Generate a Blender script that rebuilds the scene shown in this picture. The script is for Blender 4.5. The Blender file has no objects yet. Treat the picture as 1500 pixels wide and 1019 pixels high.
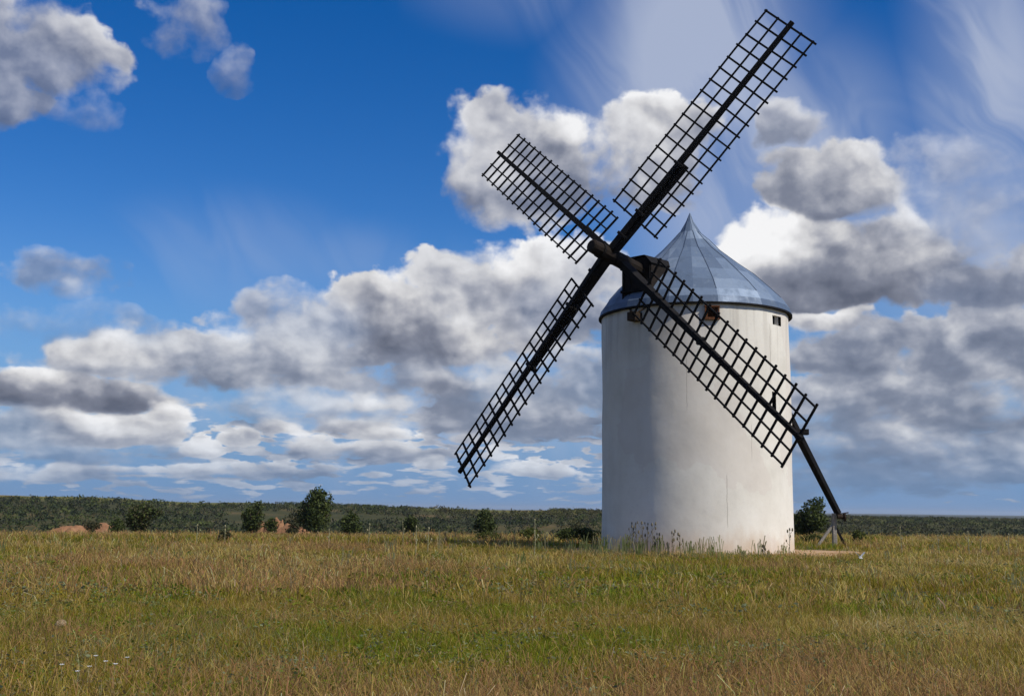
import bpy, bmesh, math, random
import numpy as np
from mathutils import Vector

random.seed(7)
rng = np.random.default_rng(11)
R = math.radians
scene = bpy.context.scene
COL = scene.collection

# ------------------------------------------------------------------ helpers
def link(o, parent=None):
    COL.objects.link(o)
    if parent is not None:
        o.parent = parent
    return o

def tag(o, label=None, cat=None, group=None, kind=None):
    if label: o['label'] = label
    if cat: o['category'] = cat
    if group: o['group'] = group
    if kind: o['kind'] = kind
    return o

def empty(name, loc=(0, 0, 0)):
    o = bpy.data.objects.new(name, None)
    o.location = loc
    o.empty_display_size = 0.3
    return link(o)

def np_mesh(name, verts, faces, mat, parent=None, smooth=False, tint=None):
    """verts (n,3); faces (m,4) or (m,3) arrays or list of polygons; tint: per-face float"""
    me = bpy.data.meshes.new(name)
    verts = np.asarray(verts, dtype=np.float32)
    if isinstance(faces, np.ndarray):
        m, k = faces.shape
        me.vertices.add(len(verts)); me.vertices.foreach_set('co', verts.ravel())
        me.loops.add(m * k); me.loops.foreach_set('vertex_index', faces.astype(np.int32).ravel())
        me.polygons.add(m)
        me.polygons.foreach_set('loop_start', (np.arange(m) * k).astype(np.int32))
        me.polygons.foreach_set('loop_total', np.full(m, k, dtype=np.int32))
        me.update(calc_edges=True)
    else:
        me.from_pydata([tuple(v) for v in verts], [], faces)
    if tint is not None:
        tint = np.asarray(tint, dtype=np.float32)
        if tint.ndim == 1:
            a = me.attributes.new('tint', 'FLOAT', 'FACE'); a.data.foreach_set('value', tint)
        else:
            a = me.attributes.new('tint', 'FLOAT_COLOR', 'FACE')
            c = np.ones((len(tint), 4), np.float32); c[:, :3] = tint
            a.data.foreach_set('color', c.ravel())
    if smooth:
        me.polygons.foreach_set('use_smooth', np.ones(len(me.polygons), dtype=bool))
    me.materials.append(mat)
    me.update()
    return link(bpy.data.objects.new(name, me), parent)

class MB:
    """collects boxes / tapered beams / tubes and links them as one mesh object"""
    def __init__(s): s.v = []; s.f = []
    def hexa(s, c):
        b = len(s.v); s.v += [tuple(x) for x in c]
        for q in ((0,3,2,1),(4,5,6,7),(0,1,5,4),(1,2,6,5),(2,3,7,6),(3,0,4,7)):
            s.f.append(tuple(b + i for i in q))
    def beam(s, p0, p1, w0, h0, w1=None, h1=None, up=(0, 0, 1)):
        p0 = Vector(p0); p1 = Vector(p1); w1 = w0 if w1 is None else w1; h1 = h0 if h1 is None else h1
        d = (p1 - p0).normalized(); u = Vector(up)
        u = (u - d * u.dot(d)).normalized(); r = d.cross(u)
        c = []
        for p, w, h in ((p0, w0, h0), (p1, w1, h1)):
            c += [p - r*w/2 - u*h/2, p + r*w/2 - u*h/2, p + r*w/2 + u*h/2, p - r*w/2 + u*h/2]
        s.hexa(c)
    def box(s, c, sx, sy, sz):
        x, y, z = c
        s.hexa([(x-sx/2,y-sy/2,z-sz/2),(x+sx/2,y-sy/2,z-sz/2),(x+sx/2,y+sy/2,z-sz/2),(x-sx/2,y+sy/2,z-sz/2),
                (x-sx/2,y-sy/2,z+sz/2),(x+sx/2,y-sy/2,z+sz/2),(x+sx/2,y+sy/2,z+sz/2),(x-sx/2,y+sy/2,z+sz/2)])
    def tube(s, pts, rad, n=8, cap=True):
        pts = [Vector(p) for p in pts]; b = len(s.v)
        for i, p in enumerate(pts):
            d = (pts[min(i+1, len(pts)-1)] - pts[max(i-1, 0)]).normalized()
            u = Vector((0, 0, 1)) if abs(d.z) < .95 else Vector((1, 0, 0))
            a = d.cross(u).normalized(); c = d.cross(a)
            for k in range(n):
                t = 2*math.pi*k/n
                s.v.append(tuple(p + (a*math.cos(t) + c*math.sin(t))*rad[i]))
        for i in range(len(pts)-1):
            for k in range(n):
                k2 = (k+1) % n
                s.f.append((b+i*n+k, b+i*n+k2, b+(i+1)*n+k2, b+(i+1)*n+k))
        if cap:
            s.f.append(tuple(b+k for k in range(n)))
            s.f.append(tuple(b+(len(pts)-1)*n+k for k in reversed(range(n))))
    def build(s, name, mat, parent=None, origin=(0, 0, 0), bevel=0.0, smooth=False):
        o = Vector(origin)
        me = bpy.data.meshes.new(name)
        me.from_pydata([tuple(Vector(v) - o) for v in s.v], [], s.f)
        bm = bmesh.new(); bm.from_mesh(me)
        bmesh.ops.recalc_face_normals(bm, faces=bm.faces)
        if bevel > 0:
            bmesh.ops.bevel(bm, geom=bm.edges[:], offset=bevel, segments=1, affect='EDGES', clamp_overlap=True)
        bm.to_mesh(me); bm.free()
        if smooth:
            for p in me.polygons: p.use_smooth = True
        me.materials.append(mat)
        return link(bpy.data.objects.new(name, me), parent)

# numpy value noise -------------------------------------------------------
_perm = rng.random((256, 256)).astype(np.float64)
def vnoise(x, y):
    xi = np.floor(x).astype(int); yi = np.floor(y).astype(int)
    fx = x - xi; fy = y - yi
    fx = fx*fx*(3-2*fx); fy = fy*fy*(3-2*fy)
    g = lambda a, b: _perm[a & 255, b & 255]
    return (g(xi, yi)*(1-fx) + g(xi+1, yi)*fx)*(1-fy) + (g(xi, yi+1)*(1-fx) + g(xi+1, yi+1)*fx)*fy
def fbm(x, y, o=4):
    s = 0; a = .5; t = 0
    for i in range(o):
        s = s + a*vnoise(x*2**i + 17.3*i, y*2**i + 5.1*i); t += a; a *= .5
    return s/t
def sstep(a, b, x):
    t = np.clip((x-a)/(b-a), 0, 1); return t*t*(3-2*t)

# ------------------------------------------------------------------ node helpers
class NT:
    def __init__(s, tree): s.t = tree; s.n = tree.nodes; s.l = tree.links
    def new(s, typ, **kw):
        n = s.n.new(typ)
        for k, v in kw.items(): setattr(n, k, v)
        return n
    def put(s, sock, v):
        if isinstance(v, bpy.types.NodeSocket): s.l.new(v, sock)
        else: sock.default_value = v
    def m(s, op, a, b=None, c=None, clamp=False):
        n = s.new('ShaderNodeMath', operation=op, use_clamp=clamp)
        s.put(n.inputs[0], a)
        if b is not None: s.put(n.inputs[1], b)
        if c is not None: s.put(n.inputs[2], c)
        return n.outputs[0]
    def v(s, op, a, b=None, c=None):
        n = s.new('ShaderNodeVectorMath', operation=op)
        s.put(n.inputs[0], a)
        if b is not None: s.put(n.inputs[1], b)
        if c is not None: s.put(n.inputs[2], c)
        return n.outputs['Value'] if op in ('DOT_PRODUCT', 'LENGTH', 'DISTANCE') else n.outputs['Vector']
    def xyz(s, a, b, c):
        n = s.new('ShaderNodeCombineXYZ')
        for i, q in enumerate((a, b, c)): s.put(n.inputs[i], q)
        return n.outputs[0]
    def sep(s, a):
        n = s.new('ShaderNodeSeparateXYZ'); s.put(n.inputs[0], a); return n.outputs
    def noise(s, vec, scale, detail=4, rough=.5, dist=0.0, typ='FBM', lac=2.0):
        n = s.new('ShaderNodeTexNoise', noise_type=typ)
        s.put(n.inputs['Vector'], vec)
        n.inputs['Scale'].default_value = scale; n.inputs['Detail'].default_value = detail
        n.inputs['Roughness'].default_value = rough; n.inputs['Distortion'].default_value = dist
        n.inputs['Lacunarity'].default_value = lac
        return n.outputs['Fac'], n.outputs['Color']
    def ss(s, x, a, b, lo=0.0, hi=1.0):
        n = s.new('ShaderNodeMapRange', interpolation_type='SMOOTHSTEP')
        s.put(n.inputs['Value'], x); s.put(n.inputs['From Min'], a); s.put(n.inputs['From Max'], b)
        s.put(n.inputs['To Min'], lo); s.put(n.inputs['To Max'], hi)
        return n.outputs['Result']
    def mix(s, f, a, b, blend='MIX'):
        n = s.new('ShaderNodeMix', data_type='RGBA', blend_type=blend)
        s.put(n.inputs[0], f)
        for sock, q in ((n.inputs[6], a), (n.inputs[7], b)):
            s.put(sock, (*q, 1) if isinstance(q, (tuple, list)) and len(q) == 3 else q)
        return n.outputs[2]
    def ramp(s, f, stops):
        n = s.new('ShaderNodeValToRGB'); cr = n.color_ramp
        while len(cr.elements) < len(stops): cr.elements.new(.5)
        for e, (p, c) in zip(cr.elements, stops):
            e.position = p; e.color = (*c, 1)
        s.put(n.inputs[0], f); return n.outputs[0]

def material(name):
    m = bpy.data.materials.new(name); m.use_nodes = True
    t = NT(m.node_tree)
    b = m.node_tree.nodes['Principled BSDF']
    return m, t, b
def bump(t, b, h, strength, dist=.02):
    n = t.new('ShaderNodeBump'); n.inputs['Strength'].default_value = strength; n.inputs['Distance'].default_value = dist
    t.put(n.inputs['Height'], h); t.l.new(n.outputs[0], b.inputs['Normal'])

# ------------------------------------------------------------------ camera
EYE = 1.6
cam_d = bpy.data.cameras.new('camera'); cam = link(bpy.data.objects.new('camera', cam_d))
cam_d.sensor_fit = 'HORIZONTAL'; cam_d.sensor_width = 36.0; cam_d.lens = 36*1650/1500
cam_d.clip_start = .1; cam_d.clip_end = 60000
cam.location = (0, 0, EYE)
pitch, roll = R(8.12), R(.65)
fwd = Vector((0, math.cos(pitch), math.sin(pitch)))
up0 = Vector((0, -math.sin(pitch), math.cos(pitch))); rt0 = Vector((1, 0, 0))
rt = rt0*math.cos(roll) + up0*math.sin(roll); up = up0*math.cos(roll) - rt0*math.sin(roll)
from mathutils import Matrix
cam.rotation_euler = Matrix((rt, up, -fwd)).transposed().to_euler()
scene.camera = cam

# ------------------------------------------------------------------ sun and sky
SUN_AZ, SUN_EL = 125.5, 46.0         # clockwise from +Y, degrees
sd = Vector((math.sin(R(SUN_AZ))*math.cos(R(SUN_EL)), math.cos(R(SUN_AZ))*math.cos(R(SUN_EL)), math.sin(R(SUN_EL))))
sun_d = bpy.data.lights.new('sun', 'SUN'); sun_d.energy = 4.3; sun_d.angle = R(.5); sun_d.color = (1.0, .945, .86)
sun = link(bpy.data.objects.new('sun', sun_d)); sun.location = (30, -30, 40)
sun.rotation_euler = sd.to_track_quat('Z', 'Y').to_euler()

CLOUDS = [  # azimuth, elevation of the widest level, half width, height above, depth below (degrees), density, tone, opacity
    (-24.99,20.07,4.16,3.55,1.21,0.85,0.46,0.78),
    (-25.46,18.31,1.64,1.81,1.37,0.80,0.44,0.78),
    (-21.82,21.17,1.75,1.37,0.92,0.75,0.62,0.90),
    (-17.70,22.81,2.08,1.84,1.18,0.55,0.62,0.50),
    (-14.89,20.91,0.89,1.08,0.90,0.55,0.62,0.42),
    (-22.03,18.24,1.95,0.75,0.56,0.55,0.66,0.45),
    (-22.05,10.67,2.03,1.09,0.90,0.58,0.60,0.60),
    (-22.67,8.52,5.91,0.83,0.90,0.62,0.55,0.35),
    (-15.35,6.81,7.71,1.67,1.14,0.85,0.60,0.90),
    (-19.83,7.08,2.52,1.11,0.78,0.90,1.05,1.00),
    (-11.40,7.48,3.75,1.70,0.95,0.80,0.86,0.85),
    (-21.23,4.89,4.35,1.36,0.64,1.00,0.36,1.00),
    (-22.78,5.62,1.80,0.77,0.51,0.80,0.85,1.00),
    (-10.78,8.87,3.25,1.70,1.36,0.80,0.58,0.75),
    (-4.90,8.19,6.30,3.45,1.18,1.00,0.48,1.00),
    (-2.14,10.50,3.00,2.69,1.73,1.10,0.74,0.95),
    (-0.58,11.91,1.59,1.55,1.38,0.90,0.95,1.00),
    (2.44,11.24,3.17,2.76,2.77,1.00,0.72,0.90),
    (1.01,12.44,1.59,1.45,1.04,0.90,0.95,1.00),
    (0.61,16.89,4.11,3.52,2.56,0.90,0.62,0.92),
    (1.68,18.08,1.97,2.01,1.69,1.00,0.86,1.00),
    (7.04,17.85,3.16,2.82,2.36,0.80,0.68,0.90),
    (7.41,19.51,2.12,1.25,1.33,0.80,0.85,1.00),
    (14.53,18.83,1.61,1.16,0.85,0.75,0.50,0.75),
    (16.60,15.42,3.55,2.60,1.18,1.15,0.42,0.95),
    (18.40,15.45,1.91,1.45,1.14,1.00,0.62,1.00),
    (12.53,12.96,2.85,1.85,1.69,1.15,1.40,1.00),
    (14.38,13.05,2.31,1.67,1.34,1.00,1.20,1.00),
    (19.78,13.89,1.32,1.16,0.97,0.80,1.20,1.00),
    (17.78,11.56,5.88,2.79,1.65,1.20,0.44,1.00),
    (19.73,12.43,3.39,1.30,0.98,1.00,0.80,1.00),
    (15.15,10.68,4.19,1.34,1.00,1.10,0.28,1.00),
    (16.42,9.13,1.92,0.53,0.47,0.70,0.75,1.00),
    (21.42,8.11,6.66,1.29,1.62,0.95,0.34,0.90),
    (23.34,10.58,3.20,1.91,1.28,0.85,0.48,0.85),
    (18.56,6.24,5.75,1.05,0.85,0.80,0.62,0.90),
    (22.78,4.84,3.46,0.96,0.77,0.75,0.62,0.85),
    (21.49,2.46,4.91,1.09,0.96,0.62,0.55,0.80),
    (16.27,4.13,2.84,1.00,0.99,0.60,0.34,0.60),
    (-19.91,3.32,3.76,1.10,0.71,0.95,0.92,1.00),
    (-20.47,2.34,4.36,0.45,0.45,0.70,0.50,0.60),
    (-13.55,3.28,0.99,0.74,0.40,0.75,0.95,1.00),
    (-15.54,2.63,1.03,0.60,0.33,0.70,0.92,1.00),
    (-9.72,3.03,1.35,0.54,0.34,0.60,0.85,1.00),
    (-4.01,2.24,0.90,0.31,0.27,0.60,0.95,1.00),
    (1.45,1.96,1.72,0.48,0.34,0.60,0.82,1.00),
    (-3.82,6.31,2.09,0.90,0.76,0.70,0.86,1.00),
    (-0.31,4.46,5.20,1.73,1.04,0.85,0.48,0.85),
    (-10.29,4.79,5.12,1.23,0.88,0.55,0.66,0.60),
    (-7.89,3.99,2.05,0.62,0.48,0.60,0.80,1.00),
    (-22.51,1.49,3.31,0.44,0.44,0.50,0.75,1.00),
    (-14.13,1.66,5.30,0.33,0.33,0.45,0.70,1.00),
    (-6.49,2.65,3.78,0.41,0.41,0.45,0.66,1.00),
    (3.86,6.40,3.12,1.73,2.07,0.70,0.55,0.70),
    (19.77,5.23,7.60,1.96,1.95,0.90,0.44,0.86),
    (20.91,2.95,7.43,1.48,1.48,0.80,0.42,0.80),
    (17.02,7.61,3.77,1.33,1.13,0.80,0.50,0.92),
    (16.20,1.65,6.15,0.86,0.85,0.60,0.40,0.65),
    (23.17,6.75,3.46,0.96,0.77,0.80,0.36,0.90),
    (21.69,14.55,3.61,2.85,2.89,0.55,0.72,0.40),
    (-1.73,6.34,6.62,1.73,1.73,0.50,0.50,0.80),
    (-23.78,3.03,3.57,1.26,0.76,0.70,0.55,0.70),
    (-17.47,4.23,0.83,0.53,0.26,0.70,1.00,1.00),
    (-11.26,3.81,1.00,0.47,0.27,0.60,0.95,1.00),
    (-6.51,3.50,1.17,0.48,0.27,0.60,0.95,1.00),
    (-2.03,3.57,1.39,0.48,0.31,0.60,0.90,1.00),
    (-21.78,4.06,1.51,0.71,0.32,0.80,1.00,1.00),
    (-7.24,5.20,2.06,0.62,0.41,0.60,0.85,0.90),
]
world = bpy.data.worlds.new('World'); scene.world = world; world.use_nodes = True
world.cycles.sampling_method = 'MANUAL'; world.cycles.sample_map_resolution = 256
W = NT(world.node_tree)
for n in list(W.n): W.n.remove(n)
out = W.new('ShaderNodeOutputWorld'); bg = W.new('ShaderNodeBackground')
W.l.new(bg.outputs[0], out.inputs[0]); bg.inputs['Strength'].default_value = .1
sky = W.new('ShaderNodeTexSky', sky_type='NISHITA'); sky.sun_disc = False
sky.sun_elevation = R(SUN_EL); sky.sun_rotation = R(SUN_AZ); sky.altitude = 900
sky.air_density = 1.0; sky.dust_density = .35; sky.ozone_density = 2.2

tc = W.new('ShaderNodeTexCoord'); D = W.v('NORMALIZE', tc.outputs['Generated'])
dx, dy, dz = W.sep(D)
az = W.m('MULTIPLY', W.m('ARCTAN2', dx, dy), 180/math.pi)
el = W.m('MULTIPLY', W.m('ARCSINE', dz), 180/math.pi)
P = W.xyz(az, W.m('MULTIPLY', el, 1.35), 0.0)
# clear air: deeper blue aloft, paler towards the horizon as the sky model gives it
hsv = W.new('ShaderNodeHueSaturation'); hsv.inputs['Saturation'].default_value = 1.45; hsv.inputs['Value'].default_value = 1.10
hsv.inputs['Hue'].default_value = .513
W.l.new(sky.outputs[0], hsv.inputs['Color'])
blue = W.mix(W.ss(el, 15, 0, 0.0, .92), hsv.outputs[0], (1.15, 2.7, 5.6))

# billows: everything is displaced by noise so that edges puff and fray
def noise2(vec, scale, detail, rough=.5, dist=0.0):
    n = W.new('ShaderNodeTexNoise', noise_dimensions='2D'); W.put(n.inputs['Vector'], vec)
    n.inputs['Scale'].default_value = scale; n.inputs['Detail'].default_value = detail
    n.inputs['Roughness'].default_value = rough; n.inputs['Distortion'].default_value = dist
    return n.outputs
# low clouds are farther away and seen edge-on: the vertical scale tightens towards the horizon
ye = W.m('MULTIPLY_ADD', el, 1.15, W.m('MULTIPLY', W.m('SUBTRACT', 1.0, W.m('POWER', 2.718, W.m('MULTIPLY', W.m('MAXIMUM', el, -1.0), -.3))), 6.5))
P = W.xyz(az, ye, 0.0)
wn = noise2(P, .17, 2, .5)['Color']
wn2 = noise2(P, .62, 3, .55)['Color']
wv = W.v('MULTIPLY_ADD', wn, (5.6, 3.0, 0), (-2.8, -1.5, 0))
wv2 = W.v('MULTIPLY_ADD', wn2, (1.5, 1.0, 0), (-.75, -.5, 0))
wva = W.v('ADD', wv, wv2)
elk = W.ss(el, 0, 9, .30, 1.0)                      # smaller billows low down
azw, elw, _ = W.sep(W.v('ADD', W.xyz(az, el, 0.0), W.v('MULTIPLY', wva, W.xyz(elk, elk, 0.0))))
Pn = W.v('ADD', P, W.v('MULTIPLY', wva, (.22, .22, 0)))
def billow(vec):
    a = noise2(vec, .36, 7, .57)['Fac']
    vo = W.new('ShaderNodeTexVoronoi', feature='SMOOTH_F1', voronoi_dimensions='2D'); W.put(vo.inputs['Vector'], vec)
    vo.inputs['Scale'].default_value = .50; vo.inputs['Detail'].default_value = 2.0; vo.inputs['Roughness'].default_value = .45
    vo.inputs['Smoothness'].default_value = .30; vo.normalize = True
    puff = W.m('SUBTRACT', 1.0, vo.outputs['Distance'])
    return W.m('MULTIPLY_ADD', puff, .62, W.m('MULTIPLY', a, .88))
n0 = billow(Pn)
soft = lambda vec: W.m('MULTIPLY_ADD', noise2(vec, .20, 3, .5)['Fac'], 1.0, 0.0)
s0 = soft(Pn); s1 = soft(W.v('ADD', Pn, (.9, 1.3, 0)))
n1 = billow(W.v('ADD', Pn, (.32, .50, 0)))         # one step towards the sun
acc = None; Wt = Tt = Ht = Ot = None
a3 = W.xyz(azw, azw, azw); e3 = W.xyz(elw, elw, elw)
elb = W.m('MULTIPLY_ADD', W.m('SUBTRACT', elw, el), .35, el); eb3 = W.xyz(elb, elb, elb)   # bases stay flatter than tops
cl = list(CLOUDS)
while len(cl) % 3: cl.append((0, -60, 1, 1, 1, .1, .5, 1))
for i in range(0, len(cl), 3):
    g = cl[i:i+3]; col = lambda f: tuple(f(c) for c in g)
    X = W.v('MULTIPLY_ADD', a3, col(lambda c: 1/c[2]), col(lambda c: -c[0]/c[2]))
    Y1 = W.v('MULTIPLY_ADD', e3, col(lambda c: 1/c[3]), col(lambda c: -c[1]/c[3]))
    Y2 = W.v('MULTIPLY_ADD', eb3, col(lambda c: -1/c[4]), col(lambda c: c[1]/c[4]))
    Ym = W.v('MAXIMUM', Y1, Y2)
    r2 = W.v('MULTIPLY_ADD', X, X, W.v('MULTIPLY', Ym, Ym))
    F = W.v('SUBTRACT', col(lambda c: c[5]), W.v('MULTIPLY', r2, col(lambda c: c[5])))
    acc = F if acc is None else W.v('MAXIMUM', acc, F)
    Fp = W.v('MAXIMUM', W.v('ADD', F, (.9, .9, .9)), (0, 0, 0)); w2 = W.v('MULTIPLY', Fp, Fp); w2 = W.v('MULTIPLY', w2, w2)
    sw = W.v('DOT_PRODUCT', w2, (1, 1, 1)); st = W.v('DOT_PRODUCT', w2, col(lambda c: c[6])); sh = W.v('DOT_PRODUCT', w2, Y1)
    so = W.v('DOT_PRODUCT', w2, col(lambda c: c[7])); Ot = so if Ot is None else W.m('ADD', Ot, so)
    Wt = sw if Wt is None else W.m('ADD', Wt, sw)
    Tt = st if Tt is None else W.m('ADD', Tt, st)
    Ht = sh if Ht is None else W.m('ADD', Ht, sh)
ax, ay, az3 = W.sep(acc)
F = W.m('MAXIMUM', W.m('MAXIMUM', ax, ay), az3)
# rows of small far cumulus low over the land
rowc = W.v('ADD', W.xyz(W.m('MULTIPLY', az, .60), W.m('MULTIPLY', ye, 1.25), 0.0), W.v('MULTIPLY', wv2, (.35, .25, 0)))
rown = noise2(rowc, 1.0, 3, .5)['Fac']
Fl = W.m('MULTIPLY', W.m('SUBTRACT', rown, .515), 4.8)
Fl = W.m('SUBTRACT', Fl, W.m('ADD', W.m('ADD', W.ss(el, 4.6, 7.5, 0, 5.0), W.ss(az, 8, 16, 0, .45)), W.ss(el, 1.0, .1, 0, 1.2)))
wl = W.m('MULTIPLY', W.m('MAXIMUM', Fl, 0.0), .5)
Wt = W.m('ADD', Wt, wl); Tt = W.m('ADD', Tt, W.m('MULTIPLY', wl, .86)); Ot = W.m('ADD', Ot, W.m('MULTIPLY', wl, .9)); F = W.m('MAXIMUM', F, Fl)
# the rest of the sky, outside the view of the photograph: scattered clouds of the same sort
bgn = W.noise(W.v('MULTIPLY', D, (1, 1, 1.8)), 3.2, 2, .5)[0]
side = W.ss(W.m('ABSOLUTE', az), 26, 34); side = W.m('MAXIMUM', side, W.ss(el, 27, 34))
Fbg = W.m('MULTIPLY', W.m('SUBTRACT', bgn, .55), 5.0)
F = W.m('ADD', W.m('MULTIPLY', F, W.m('SUBTRACT', 1.0, side)), W.m('MULTIPLY', Fbg, side))
Wi = W.m('ADD', Wt, .02)
opac = W.m('DIVIDE', W.m('ADD', Ot, .018), Wi); wisp = W.m('SUBTRACT', 1.0, opac)
den = W.m('ADD', W.m('MAXIMUM', F, -1.7), W.m('MULTIPLY', W.m('MULTIPLY', W.m('SUBTRACT', n0, .74), W.ss(F, -1.1, -.35)), W.m('MULTIPLY_ADD', wisp, 1.2, 1.9)))
alpha = W.ss(den, -.06, W.m('MULTIPLY_ADD', W.ss(s0, .40, .66), .50, W.m('MULTIPLY_ADD', wisp, 1.6, .22)))
tone = W.m('DIVIDE', W.m('ADD', Tt, .013), Wi)
hgt = W.m('MAXIMUM', W.m('MINIMUM', W.m('DIVIDE', Ht, Wi), 1.0), -1.0)
lit = W.m('ADD', W.m('MULTIPLY', W.m('SUBTRACT', n0, n1), .72), W.m('MULTIPLY', W.m('SUBTRACT', s0, s1), 1.3))
thin = W.ss(den, .05, .8, .10, -.06)
b_ = W.m('ADD', W.m('ADD', tone, W.m('MULTIPLY', hgt, .34)), W.m('ADD', lit, thin))
b_ = W.m('ADD', b_, W.m('MULTIPLY', W.m('SUBTRACT', n0, .74), .16))
ccol = W.ramp(W.m('MULTIPLY', b_, .8), [(0.0, (1.15, 1.32, 1.85)), (.28, (2.1, 2.3, 2.95)), (.48, (3.85, 3.98, 4.55)), (.68, (6.3, 6.3, 6.5)), (1.0, (9.2, 9.2, 9.3))])
# veils of cirrus: streaked, thin
Pc = W.v('MULTIPLY', W.v('ADD', W.xyz(W.m('ADD', az, W.m('MULTIPLY', el, .55)), el, 0.0), W.v('MULTIPLY', wv, (.5, .8, 0))), (.16, .07, 1))
ci = noise2(Pc, 1.0, 4, .55, .6)['Fac']
reg = None
for (a0, e0, w, h, s_) in ((9.5, 22, 8.0, 11, 1.15), (13.5, 16, 9, 9, 1.1), (24, 20, 5.0, 10, 1.0), (22, 12, 7, 6, .85), (-14, 12.5, 7, 3.4, .26), (-8, 12.5, 6, 2.2, .24), (2, 26, 9, 3, .3), (-3, 4, 24, 5.0, .62), (20, 4, 9, 5, .6)):
    r_ = W.v('LENGTH', W.v('MULTIPLY_ADD', W.xyz(az, el, 0.0), (1/w, 1/h, 0), (-a0/w, -e0/h, 0)))
    q = W.ss(r_, 1.15, .1, 0.0, s_)
    reg = q if reg is None else W.m('MAXIMUM', reg, q)
veil = W.m('MULTIPLY', reg, W.ss(ci, .34, .68, W.ss(az, 0, 8, .06, .40), 1.0), clamp=True)
c1 = W.mix(W.m('MULTIPLY', veil, .85), blue, (4.4, 5.0, 6.5))
c2 = W.mix(W.m('MULTIPLY', alpha, opac), c1, ccol)
# distance: low clouds take the colour of the air in front of them
low = W.ss(el, 5.0, -.3, 0.0, .60)
c3 = W.mix(low, c2, (1.45, 2.75, 4.9))
W.l.new(c3, bg.inputs['Color'])

# ------------------------------------------------------------------ materials
def mat_plaster():
    m, t, b = material('lime_plaster')
    g = t.new('ShaderNodeTexCoord').outputs['Object']
    n1 = t.noise(g, .55, 5, .6)[0]; n2 = t.noise(t.v('MULTIPLY', g, (1, 1, .16)), 1.3, 5, .6)[0]; n3 = t.noise(g, 9, 5, .65)[0]
    c = t.ramp(n1, [(.28, (.60, .57, .495)), (.5, (.70, .67, .59)), (.72, (.76, .735, .66))])
    c = t.mix(t.ss(n2, .46, .74, 0, .20), c, (.50, .465, .40))
    c = t.mix(t.ss(n3, .52, .72, 0, .18), c, (.45, .41, .36))
    x, y, z = t.sep(g)
    # splashed earth round the foot of the wall, with an uneven upper edge
    foot = t.ss(t.m('MULTIPLY_ADD', t.noise(t.v('MULTIPLY', g, (1, 1, .4)), 1.6, 5, .6)[0], -1.5, z), -.60, .25, .55, 0)
    c = t.mix(foot, c, (.46, .31, .18))
    # old repair patches with edges of their own
    vo = t.new('ShaderNodeTexVoronoi', feature='F1'); t.put(vo.inputs['Vector'], t.v('ADD', t.v('MULTIPLY', g, (.5, .5, .33)), t.v('MULTIPLY', t.noise(g, 1.2, 3)[1], (.5, .5, .5))))
    vo.inputs['Scale'].default_value = .8
    c = t.mix(t.ss(t.sep(vo.outputs['Color'])[0], .60, .66, 0, .34), c, (.60, .53, .47))
    rain = t.noise(t.v('MULTIPLY', g, (1, 1, .05)), 3.2, 4, .6)[0]
    c = t.mix(t.m('MULTIPLY', t.ss(rain, .50, .66), t.ss(z, 6.2, 9.2, 0, .38)), c, (.42, .385, .33))
    # a thin crack down from the small right-hand window, and a few finer ones
    ang = t.m('MULTIPLY', t.m('ARCTAN2', x, t.m('MULTIPLY', y, -1)), 180/math.pi)
    wob = t.m('MULTIPLY', t.m('SUBTRACT', t.noise(t.v('MULTIPLY', g, (0, 0, 1)), 1.7, 5, .65)[0], .5), 2.4)
    for a0, z0, z1, wd in ((39.6, 6.3, 8.8, .16), (8.0, .9, 3.1, .13), (-14, 5.2, 7.4, .10), (24, 3.4, 5.0, .10)):
        k = t.m('ABSOLUTE', t.m('SUBTRACT', t.m('ADD', ang, wob), a0))
        k = t.m('MULTIPLY', t.ss(k, wd, wd*2.4, .6, 0), t.m('MULTIPLY', t.ss(z, z0, z0+.3), t.ss(z, z1-.3, z1, 1, 0)))
        c = t.mix(k, c, (.30, .27, .23))
    t.l.new(c, b.inputs['Base Color']); b.inputs['Roughness'].default_value = .92
    b.inputs['Specular IOR Level'].default_value = .25
    bump(t, b, t.m('ADD', t.m('MULTIPLY', t.noise(g, .8, 3)[0], 1.6), t.m('MULTIPLY', n3, .16)), .32, .05)
    return m
def mat_wood(name, c0, c1, rough=.75):
    m, t, b = material(name)
    g = t.new('ShaderNodeTexCoord').outputs['Object']
    n = t.noise(g, 3.0, 5, .6)[0]; n2 = t.noise(g, 24, 4, .6)[0]
    c = t.mix(t.ss(n, .35, .7), c0, c1); c = t.mix(t.ss(n2, .5, .7, 0, .5), c, tuple(q*1.7 for q in c1))
    t.l.new(c, b.inputs['Base Color']); b.inputs['Roughness'].default_value = rough
    b.inputs['Specular IOR Level'].default_value = .15
    bump(t, b, n2, .5, .02)
    return m
def mat_zinc():
    m, t, b = material('zinc_sheet')
    g = t.new('ShaderNodeTexCoord').outputs['Object']
    at = t.new('ShaderNodeAttribute', attribute_name='tint').outputs['Fac']
    n = t.noise(g, 1.4, 5, .65)[0]; n2 = t.noise(t.v('MULTIPLY', g, (1, 1, .3)), 5, 4, .6)[0]
    c = t.ramp(at, [(0, (.048, .074, .122)), (.5, (.125, .178, .262)), (1, (.265, .335, .43))])
    c = t.mix(t.ss(n, .45, .75, 0, .5), c, (.065, .098, .15))
    c = t.mix(t.ss(n2, .55, .75, 0, .30), c, (.27, .32, .38))
    t.l.new(c, b.inputs['Base Color']); b.inputs['Metallic'].default_value = .30
    t.l.new(t.ss(n, .3, .7, .48, .72), b.inputs['Roughness'])
    bump(t, b, t.m('ADD', n, t.m('MULTIPLY', n2, .3)), .35, .05)
    return m
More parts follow.
